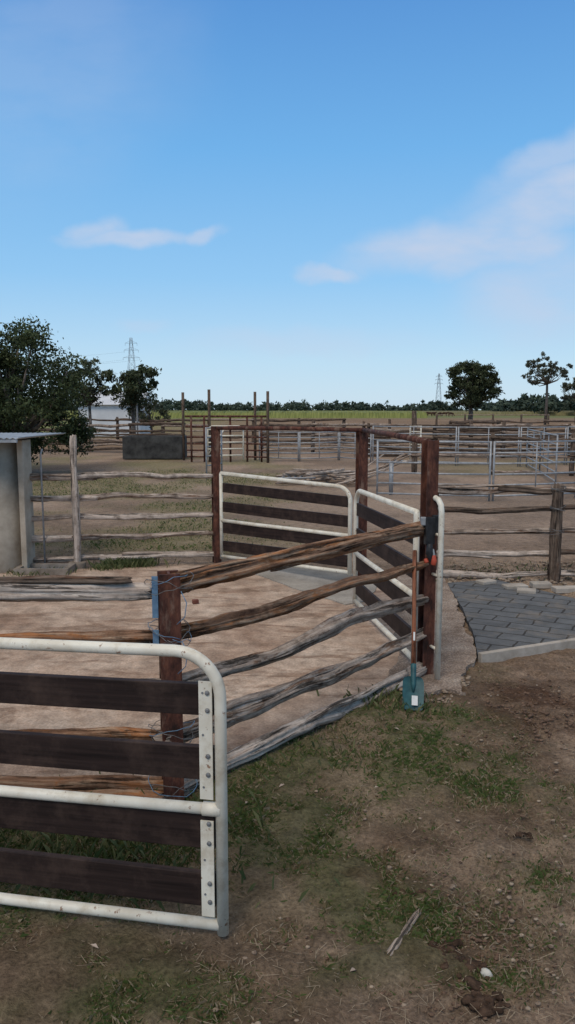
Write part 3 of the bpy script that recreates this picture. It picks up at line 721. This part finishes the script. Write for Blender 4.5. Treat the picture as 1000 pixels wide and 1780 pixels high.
mb.tube([(-3.05, 29.9, .1), (-3.05, 29.9, 1.3), (-2.9, 29.9, 1.38), (-1.85, 29.9, 1.38), (-1.7, 29.9, 1.3), (-1.7, 29.9, .1)], .03, 8)
mb.tube([(-3.05, 29.9, .3), (-2.4, 29.9, 1.3)], .025, 8); mb.build('white_gate_panel', [M_WHITE], G)
panel('steel_yard_panel', (-2.35, 22.5), (-2.0, 23.6), 1.5, r=.022, mat=M_GALV)
G = group('cattle_trough', (-5.6, 32, 0)); mb = MB()
for yy in (31.4, 32.9): mb.hexa((-5.45, yy, .48), (1.2, 0, 0), (0, .06, 0), (0, 0, .45))
for xx in (-6.6, -4.3): mb.hexa((xx, 32.15, .48), (.06, 0, 0), (0, .685, 0), (0, 0, .449))
mb.hexa((-5.45, 32.15, .7), (1.08, 0, 0), (0, .68, 0), (0, 0, .02)); mb.build('tank', [M_TROUGH], G, bevel=.03)
mb = MB(); mb.tube([(-7.3, 38, 0), (-7.3, 38, 2.2)], .05, 8); mb.build('steel_pole', [M_DGALV])
G = group('white_man_gate', (5.2, 32, 0)); mb = MB(); a0, b0_ = V((4.98, 31.6, 0)), V((5.4, 31.6, 0))
mb.tube([a0, a0+V((0, 0, 1.35)), b0_+V((0, 0, 1.35)), b0_], .035, 8)
for z in (.3, .6, .9, 1.12): mb.tube([a0+V((0, 0, z)), b0_+V((0, 0, z))], .025, 8)
mb.build('frame', [M_WHITE], G); mb = MB(); mb.log((5.35, 33, 0), (5.35, 33, 1.95), .12, 5, .01, 8, .3, 1, 0, groove=.1); mb.build('gate_post', [M_DARKW], G)
G = group('pile_of_old_rails', (.8, 21.5, 0)); mb = MB(); rr = random.Random(3)
for i in range(16):
    c = V((rr.uniform(.3, 1.5), rr.uniform(20.8, 22.6), .05+i*.018)); a = rr.uniform(-.5, .5)+(math.pi/2 if i % 5 == 0 else 0); L = rr.uniform(.7, 1.4)
    d = V((math.cos(a), math.sin(a), rr.uniform(-.05, .08)))*L
    mb.log(c-d, c+d, rr.uniform(.025, .05), i*3+1, .03, 7, .2, .8, i % 2, groove=.1)
for i in range(7):
    c = V((2.0+rr.uniform(-.3, .5), 20.5+rr.uniform(-.6, .6), .0)); d = V((rr.uniform(.5, 1.2), rr.uniform(-.3, .3), rr.uniform(.35, 1.1)))
    mb.log(c-V((.6, 0, -.05)), c+d, rr.uniform(.02, .04), i*3+1, .05, 7, .2, .8, i % 2, groove=.1)
mb.build('rails', [M_GREY, M_PALE], G); mb = MB()
for i in range(6): mb.tube([(-.2+i*.16, 20.6, .18), (.1+i*.16, 22.3, .22)], .022, 6)
mb.tube([(-.25, 20.6, .2), (.75, 20.6, .2)], .022, 6); mb.tube([(.05, 22.3, .24), (1.05, 22.3, .24)], .022, 6); mb.build('old_panel', [M_GALV], G)
mb = MB(); mb.tube([(2.45, 18.3, 0), (2.45, 18.3, .75)], .05, 8); mb.build('short_steel_post', [M_GALV])
# ---------------------------------------------------------------- trees
def leaves(centres, radii, counts, size, c1, c2, squash=.8, spray=.35):
    P = []; Cc = []
    for c, r, n in zip(centres, radii, counts):
        ns = max(3, n//28); sd = np.random.randn(ns, 3); sd /= np.linalg.norm(sd, axis=1)[:, None]
        sp_ = sd*(r*(.35+.85*np.random.rand(ns)))[:, None]*np.array([1, 1, squash])[None]
        idx = np.random.randint(0, ns, n)
        p = np.array(c)[None]+sp_[idx]+np.random.randn(n, 3)*r*spray*np.array([.55, .55, .38])[None]
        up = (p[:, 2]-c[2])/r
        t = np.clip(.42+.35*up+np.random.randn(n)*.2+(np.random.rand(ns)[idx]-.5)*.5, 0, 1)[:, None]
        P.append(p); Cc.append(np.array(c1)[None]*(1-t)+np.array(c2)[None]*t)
    P = np.concatenate(P); Cc = np.concatenate(Cc); n = len(P)
    a = np.random.randn(n, 3); a /= np.linalg.norm(a, axis=1)[:, None]; b = np.cross(a, np.random.randn(n, 3)); b /= np.linalg.norm(b, axis=1)[:, None]
    s = size*(.6+.8*np.random.rand(n))[:, None]
    v = np.stack([P-a*s, P-b*s*.45, P+a*s, P+b*s*.45], 1).reshape(-1, 3)
    return v, np.arange(n*4).reshape(-1, 4), np.repeat(Cc, 4, axis=0)
def tree(name, base, H, cw, cz0, nclump, cr, nleaf, size, c1, c2, trunk=.15, seed=1, squash=.75, spray=.5, lean=0):
    rr = random.Random(seed); base = V(base); G = group(name, base); cen = []
    mz = (H+cz0)/2; hz = (H-cz0)/2
    for i in range(nclump):
        while True:
            d = V((rr.uniform(-1, 1), rr.uniform(-1, 1), rr.uniform(-1, 1)))
            if .2 < d.length < 1: break
        w = (cw-cr*.5)*(1+.25*noise.noise((seed*3.3+d.x*1.3, d.z*1.8, d.y)))
        cen.append(base+V((d.x*w+lean*d.z, d.y*w, mz+d.z*(hz-cr*.4))))
    rad = [cr*rr.uniform(.55, 1.3) for _ in cen]
    v, f, c = leaves([tuple(q) for q in cen], rad, [int(nleaf/nclump*rr.uniform(.5, 1.5)) for _ in cen], size, c1, c2, squash, spray)
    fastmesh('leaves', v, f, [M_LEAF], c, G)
    mb = MB(); fork = base+V((0, 0, cz0+.25*(H-cz0)*.5)); mb.tube([base-V((0, 0, .2)), base+V((trunk*.3, 0, fork.z*.5)), fork], [trunk*1.2, trunk, trunk*.8], 10)
    for i, q in enumerate(cen):
        if i % 2 == 0 or nclump < 25:
            mid = fork.lerp(q, .5)+V((rr.uniform(-.1, .1)*cw, rr.uniform(-.1, .1)*cw, -.03*H)); mb.tube([fork, mid, q], [trunk*.5, trunk*.25, trunk*.08], 6)
    mb.build('trunk_and_limbs', [M_BARK], G); return G
DG1, DG2 = (.016, .024, .010), (.095, .12, .048)
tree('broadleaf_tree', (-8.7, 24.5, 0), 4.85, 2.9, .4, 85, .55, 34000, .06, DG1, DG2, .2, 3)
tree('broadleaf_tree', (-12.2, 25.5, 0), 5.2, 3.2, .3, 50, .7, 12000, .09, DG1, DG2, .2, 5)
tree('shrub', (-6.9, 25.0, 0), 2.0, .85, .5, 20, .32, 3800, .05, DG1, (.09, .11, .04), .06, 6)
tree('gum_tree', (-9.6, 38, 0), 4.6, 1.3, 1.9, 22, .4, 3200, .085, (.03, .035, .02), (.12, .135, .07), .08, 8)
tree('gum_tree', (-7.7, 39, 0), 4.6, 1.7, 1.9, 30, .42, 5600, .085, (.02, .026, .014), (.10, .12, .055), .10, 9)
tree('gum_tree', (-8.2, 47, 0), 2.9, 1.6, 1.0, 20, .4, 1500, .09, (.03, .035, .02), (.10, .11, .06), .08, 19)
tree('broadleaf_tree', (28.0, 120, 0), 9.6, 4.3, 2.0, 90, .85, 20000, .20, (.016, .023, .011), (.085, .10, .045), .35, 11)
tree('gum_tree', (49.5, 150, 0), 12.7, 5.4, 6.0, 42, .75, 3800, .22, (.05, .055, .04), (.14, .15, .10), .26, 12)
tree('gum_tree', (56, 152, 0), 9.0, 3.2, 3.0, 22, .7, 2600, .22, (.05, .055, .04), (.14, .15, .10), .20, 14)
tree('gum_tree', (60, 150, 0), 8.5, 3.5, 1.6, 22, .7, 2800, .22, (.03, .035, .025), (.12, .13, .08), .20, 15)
# distant treeline
cen = []; rad = []; rr = random.Random(4)
for i in range(900):
    X = rr.uniform(-330, 340); yy = rr.uniform(470, 560)
    hh = 4.0+3.5*noise.noise((X*.02, 3, 1))+3.0*noise.noise((X*.09, 7, 1))+rr.uniform(-1, 1.5); hh = max(2.5, hh+1.5)
    for k in range(2): cen.append((X+rr.uniform(-3, 3), yy, hh*rr.uniform(.35, .85))); rad.append(rr.uniform(1.6, 3.2))
for i in range(320):
    X = rr.uniform(70, 230); yy = rr.uniform(250, 300); hh = 7.5+3*noise.noise((X*.05, 9, 1))+rr.uniform(-1, 1)
    cen.append((X, yy, hh*rr.uniform(.3, .8))); rad.append(rr.uniform(1.3, 2.4))
v, f, c = leaves(cen, rad, [34]*len(cen), 1.0, (.035, .052, .042), (.085, .11, .075), .8, .5)  # bluish leaf colours stand in for distance haze
fastmesh('distant_treeline', v, f, [M_FAR], c)
def strip(name, x0, x1, y0, y1, h, n, c1, c2):
    X = np.linspace(x0, x1, n); rows = []; cc = []
    for j, (yy, zz) in enumerate(((y0, 0), (y0+1, h*.8), (y0+4, h), (y1, h))):
        rows.append(np.stack([X, np.full(n, yy), zz+(np.random.rand(n)-.5)*.35*(zz > 0)], 1)); t = np.random.rand(n)[:, None]; cc.append(np.array(c1)[None]*(1-t)+np.array(c2)[None]*t)
    v = np.concatenate(rows); I = (np.arange(3)[:, None]*n+np.arange(n-1)[None]).ravel()
    fastmesh(name, v, np.stack([I, I+1, I+n+1, I+n], 1), [M_FAR], np.concatenate(cc))
strip('sugarcane_crop', -180, 34, 190, 330, 1.5, 900, (.12, .14, .04), (.24, .25, .08))
strip('sugarcane_crop', 34, 200, 262, 430, 1.3, 500, (.13, .12, .055), (.20, .18, .09))
G = group('farm_shed', (-14.5, 62, 0)); mb = MB(); mb.hexa((-13.6, 62, 1.2), (2.3, 0, 0), (0, 2.5, 0), (0, 0, 1.2)); mb.build('walls', [simple('shed_wall', (.55, .55, .55), (.68, .68, .68), 1)], G)
mb = MB()
mb.v += [(-16.2, 59.2, 2.38), (-11.0, 59.2, 2.38), (-11.0, 64.8, 2.38), (-16.2, 64.8, 2.38), (-16.2, 62, 3.4), (-11.0, 62, 3.4)]
for q in ([0, 1, 5, 4], [2, 3, 4, 5], [1, 2, 5], [3, 0, 4]): mb.face(q, [(0, 0)]*len(q), 0, False)
mb.build('roof', [simple('pale_roof', (.5, .51, .53), (.62, .63, .65), 1, .6)], G)
def pylon(x, y, H, w=3.2, r=.13):
    G = group('electricity_pylon', (x, y, 0)); mb = MB(); lv = [0, .18, .34, .48, .6, .7, .8, .9, 1]
    def wd(t): return w*(1-t)**1.0*.9+.5
    for i in range(len(lv)-1):
        a, b = wd(lv[i]), wd(lv[i+1]); z0, z1 = H*lv[i], H*lv[i+1]
        for sx, sy in ((1, 1), (1, -1), (-1, 1), (-1, -1)):
            mb.tube([(x+sx*a, y+sy*a, z0), (x+sx*b, y+sy*b, z1)], r, 4)
        for s in (1, -1):
            mb.tube([(x-a, y+s*a, z0), (x+b, y+s*b, z1)], r*.6, 4); mb.tube([(x+a, y+s*a, z0), (x-b, y+s*b, z1)], r*.6, 4)
            mb.tube([(x+s*a, y-a, z0), (x+s*b, y+b, z1)], r*.6, 4)
        mb.tube([(x-b, y-b, z1), (x+b, y-b, z1)], r*.6, 4)
    for t, l in ((.74, 4.2), (.84, 3.6), (.93, 3.0)):
        z = H*t; mb.tube([(x-l, y, z), (x+l, y, z)], r, 4); mb.tube([(x-l, y, z), (x, y, z+1.4)], r*.6, 4); mb.tube([(x+l, y, z), (x, y, z+1.4)], r*.6, 4)
        for s in (-l, l): mb.tube([(x+s, y, z), (x+s, y, z-1.2)], r*.8, 4)
    mb.build('lattice', [simple('pylon_steel', (.22, .25, .29), (.30, .33, .37), 1)], G)
pylon(-79, 400, 38, r=.09); pylon(152, 790, 38, r=.15)
mb = MB()
for dx, z in ((-4.2, 27), (4.2, 27), (-3.6, 31)):
    pts = []
    for i in range(13):
        t = i/12; pts.append((-79+dx-110*t, 400-15*t, z-4*14*t*(1-t)*.25+0))
    mb.tube(pts, .03, 4)
mb.build('power_lines', [M_DGALV])
# ---------------------------------------------------------------- cattle
def cow(name, loc, ang, s=1.0, graze=False):
    hz = .35 if graze else 1.35
    J = [((0, 0, 1.1), .30), ((.45, 0, 1.06), .33), ((.85, 0, 1.1), .30), ((1.2, 0, 1.25 if not graze else .95), .17), ((1.45, 0, hz+.05), .13), ((1.65, 0, hz-.12), .08),
         ((-.45, 0, 1.12), .29), ((-.7, 0, 1.05), .12), ((-.75, 0, .5), .03)]
    E = [(0, 1), (1, 2), (2, 3), (3, 4), (4, 5), (0, 6), (6, 7), (7, 8)]
    for sgn in (1, -1):
        b = len(J); J += [((.75, .17*sgn, .75), .12), ((.76, .17*sgn, .42), .07), ((.75, .17*sgn, .05), .06)]; E += [(2, b), (b, b+1), (b+1, b+2)]
        b = len(J); J += [((-.5, .18*sgn, .8), .16), ((-.62, .18*sgn, .45), .08), ((-.56, .18*sgn, .05), .06)]; E += [(6, b), (b, b+1), (b+1, b+2)]
        b = len(J); J += [((1.4, .2*sgn, hz+.14), .04)]; E += [(4, b)]
    me = bpy.data.meshes.new(name); me.from_pydata([j[0] for j in J], E, []); o = bpy.data.objects.new(name, me); COL.objects.link(o)
    sk = o.modifiers.new('s', 'SKIN')
    for v_, j in zip(me.skin_vertices[0].data if me.skin_vertices else [], J): v_.radius = (j[1], j[1])
    if me.skin_vertices: me.skin_vertices[0].data[0].use_root = True
    o.modifiers.new('u', 'SUBSURF').levels = 1; me.materials.append(M_COW)
    o.location = loc; o.rotation_euler = (0, 0, ang); o.scale = (s, s, s)
rr = random.Random(9)
for i, px in enumerate((726, 734, 745, 751, 763, 770, 781)):
    yy = 238+rr.uniform(-14, 14); cow('cow', ((px-500)/F*yy, yy, 0), rr.choice((0, math.pi))+rr.uniform(-.9, .9), .95, i % 2 == 0)
# ---------------------------------------------------------------- world
w = bpy.data.worlds.new('World'); SC.world = w; w.use_nodes = True; nt = w.node_tree; bg = nt.nodes['Background']
SUN_EL = math.radians(50); SUN_AZ = math.radians(205)
sky = nt.nodes.new('ShaderNodeTexSky'); sky.sky_type = 'NISHITA'; sky.sun_disc = False; sky.sun_elevation = SUN_EL; sky.sun_rotation = SUN_AZ
sky.air_density = 1.0; sky.dust_density = .3; sky.ozone_density = 2.0
tc = nt.nodes.new('ShaderNodeTexCoord'); sp = nt.nodes.new('ShaderNodeSeparateXYZ'); nt.links.new(tc.outputs['Generated'], sp.inputs[0])
def mth(op, a, b=0.0, clamp=False):
    n = nt.nodes.new('ShaderNodeMath'); n.operation = op; n.use_clamp = clamp
    for i, q in enumerate((a, b)):
        if isinstance(q, (int, float)): n.inputs[i].default_value = q
        else: nt.links.new(q, n.inputs[i])
    return n.outputs[0]
yy = mth('MAXIMUM', sp.outputs[1], .05); az = mth('DIVIDE', sp.outputs[0], yy); el = mth('DIVIDE', sp.outputs[2], yy)
cb = nt.nodes.new('ShaderNodeCombineXYZ'); nt.links.new(az, cb.inputs[0]); nt.links.new(el, cb.inputs[1])
dn = nt.nodes.new('ShaderNodeTexNoise'); dn.inputs['Scale'].default_value = 9; dn.inputs['Detail'].default_value = 6; nt.links.new(cb.outputs[0], dn.inputs['Vector'])
dv = nt.nodes.new('ShaderNodeVectorMath'); dv.operation = 'MULTIPLY_ADD'; dv.inputs[1].default_value = (.11, .06, 0); nt.links.new(dn.outputs['Color'], dv.inputs[0]); nt.links.new(cb.outputs[0], dv.inputs[2])
dv2 = nt.nodes.new('ShaderNodeVectorMath'); dv2.operation = 'SUBTRACT'; dv2.inputs[1].default_value = (.055, .03, 0); nt.links.new(dv.outputs[0], dv2.inputs[0])
tot = None
for px, py, rx, ry, rot, st in ((235, 412, 125, 20, 2, .75), (345, 408, 42, 15, 10, .7), (170, 402, 45, 26, 0, .6), (570, 472, 52, 20, 0, .75), (790, 415, 225, 50, 10, .85), (930, 365, 220, 75, 22, .85), (700, 432, 120, 26, 0, .7), (860, 440, 170, 42, 5, .85), (960, 510, 180, 100, 0, .6),
                               (250, 565, 60, 14, 0, .3), (520, 595, 230, 26, 0, .3), (60, 120, 320, 220, 20, .2), (930, 290, 200, 40, 28, .55)):
    Yc = (890-py)/F; k = 1/(cT+Yc*sT)
    mp = nt.nodes.new('ShaderNodeMapping'); mp.vector_type = 'TEXTURE'
    mp.inputs['Location'].default_value = ((px-500)/F*k, slope(py), 0); mp.inputs['Scale'].default_value = (rx/F, ry/F, 1); mp.inputs['Rotation'].default_value = (0, 0, math.radians(rot))
    nt.links.new(dv2.outputs[0], mp.inputs[0]); ln = nt.nodes.new('ShaderNodeVectorMath'); ln.operation = 'LENGTH'; nt.links.new(mp.outputs[0], ln.inputs[0])
    mr = nt.nodes.new('ShaderNodeMapRange'); mr.interpolation_type = 'SMOOTHSTEP'; mr.inputs['From Min'].default_value = 1.15; mr.inputs['From Max'].default_value = .3
    mr.inputs['To Min'].default_value = 0; mr.inputs['To Max'].default_value = st; nt.links.new(ln.outputs['Value'], mr.inputs['Value'])
    tot = mr.outputs[0] if tot is None else mth('MAXIMUM', tot, mr.outputs[0])
mp = nt.nodes.new('ShaderNodeMapping'); mp.inputs['Scale'].default_value = (4, 10, 1); mp.inputs['Rotation'].default_value = (0, 0, -.25); nt.links.new(cb.outputs[0], mp.inputs[0])
wn = nt.nodes.new('ShaderNodeTexNoise'); wn.inputs['Scale'].default_value = 1.6; wn.inputs['Detail'].default_value = 8; wn.inputs['Roughness'].default_value = .58; nt.links.new(mp.outputs[0], wn.inputs['Vector'])
wr = nt.nodes.new('ShaderNodeMapRange'); wr.inputs['From Min'].default_value = .34; wr.inputs['From Max'].default_value = .60; wr.inputs['To Min'].default_value = .5; wr.clamp = True; nt.links.new(wn.outputs['Fac'], wr.inputs['Value'])
fac = mth('MULTIPLY', tot, wr.outputs[0]); fac = mth('MULTIPLY', fac, mth('GREATER_THAN', sp.outputs[1], .1))
# clear-air colour by elevation, blended with the Nishita sky; unseen zenith whitened to neutralise the blue ambient light
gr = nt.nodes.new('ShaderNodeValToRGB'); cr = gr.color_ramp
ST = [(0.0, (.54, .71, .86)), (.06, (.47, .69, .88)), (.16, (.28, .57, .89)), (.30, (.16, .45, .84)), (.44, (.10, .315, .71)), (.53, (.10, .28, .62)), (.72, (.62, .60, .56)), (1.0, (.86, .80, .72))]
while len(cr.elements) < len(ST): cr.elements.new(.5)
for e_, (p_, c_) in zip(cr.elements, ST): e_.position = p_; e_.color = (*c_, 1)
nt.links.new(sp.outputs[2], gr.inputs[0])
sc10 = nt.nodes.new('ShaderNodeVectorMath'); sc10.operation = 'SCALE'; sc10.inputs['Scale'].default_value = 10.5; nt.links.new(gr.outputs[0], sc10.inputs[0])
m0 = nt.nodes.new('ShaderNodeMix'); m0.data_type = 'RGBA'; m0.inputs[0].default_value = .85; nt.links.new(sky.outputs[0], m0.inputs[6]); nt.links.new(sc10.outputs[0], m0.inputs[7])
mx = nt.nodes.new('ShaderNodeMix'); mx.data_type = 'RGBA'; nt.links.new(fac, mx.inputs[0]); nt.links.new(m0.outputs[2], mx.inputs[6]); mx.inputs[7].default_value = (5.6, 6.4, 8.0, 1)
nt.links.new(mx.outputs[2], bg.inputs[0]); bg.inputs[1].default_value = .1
sl = bpy.data.lights.new('sun', 'SUN'); sl.energy = 1.5; sl.angle = math.radians(22); sl.color = (1, .90, .78)
so = bpy.data.objects.new('sun', sl); COL.objects.link(so)
sv_ = V((math.sin(SUN_AZ)*math.cos(SUN_EL), math.cos(SUN_AZ)*math.cos(SUN_EL), math.sin(SUN_EL))); so.rotation_euler = sv_.to_track_quat('Z', 'Y').to_euler(); so.location = sv_*50
# ---------------------------------------------------------------- camera
cd = bpy.data.cameras.new('camera'); co = bpy.data.objects.new('camera', cd); COL.objects.link(co)
cd.sensor_fit = 'VERTICAL'; cd.sensor_height = 24; cd.lens = 24*F/1780; cd.clip_start = .05; cd.clip_end = 12000
co.location = (0, 0, EYE); co.rotation_euler = (math.radians(82.5), 0, 0); SC.camera = co
SC.view_settings.view_transform = 'Standard'; SC.view_settings.look = 'None'; SC.view_settings.exposure = 0
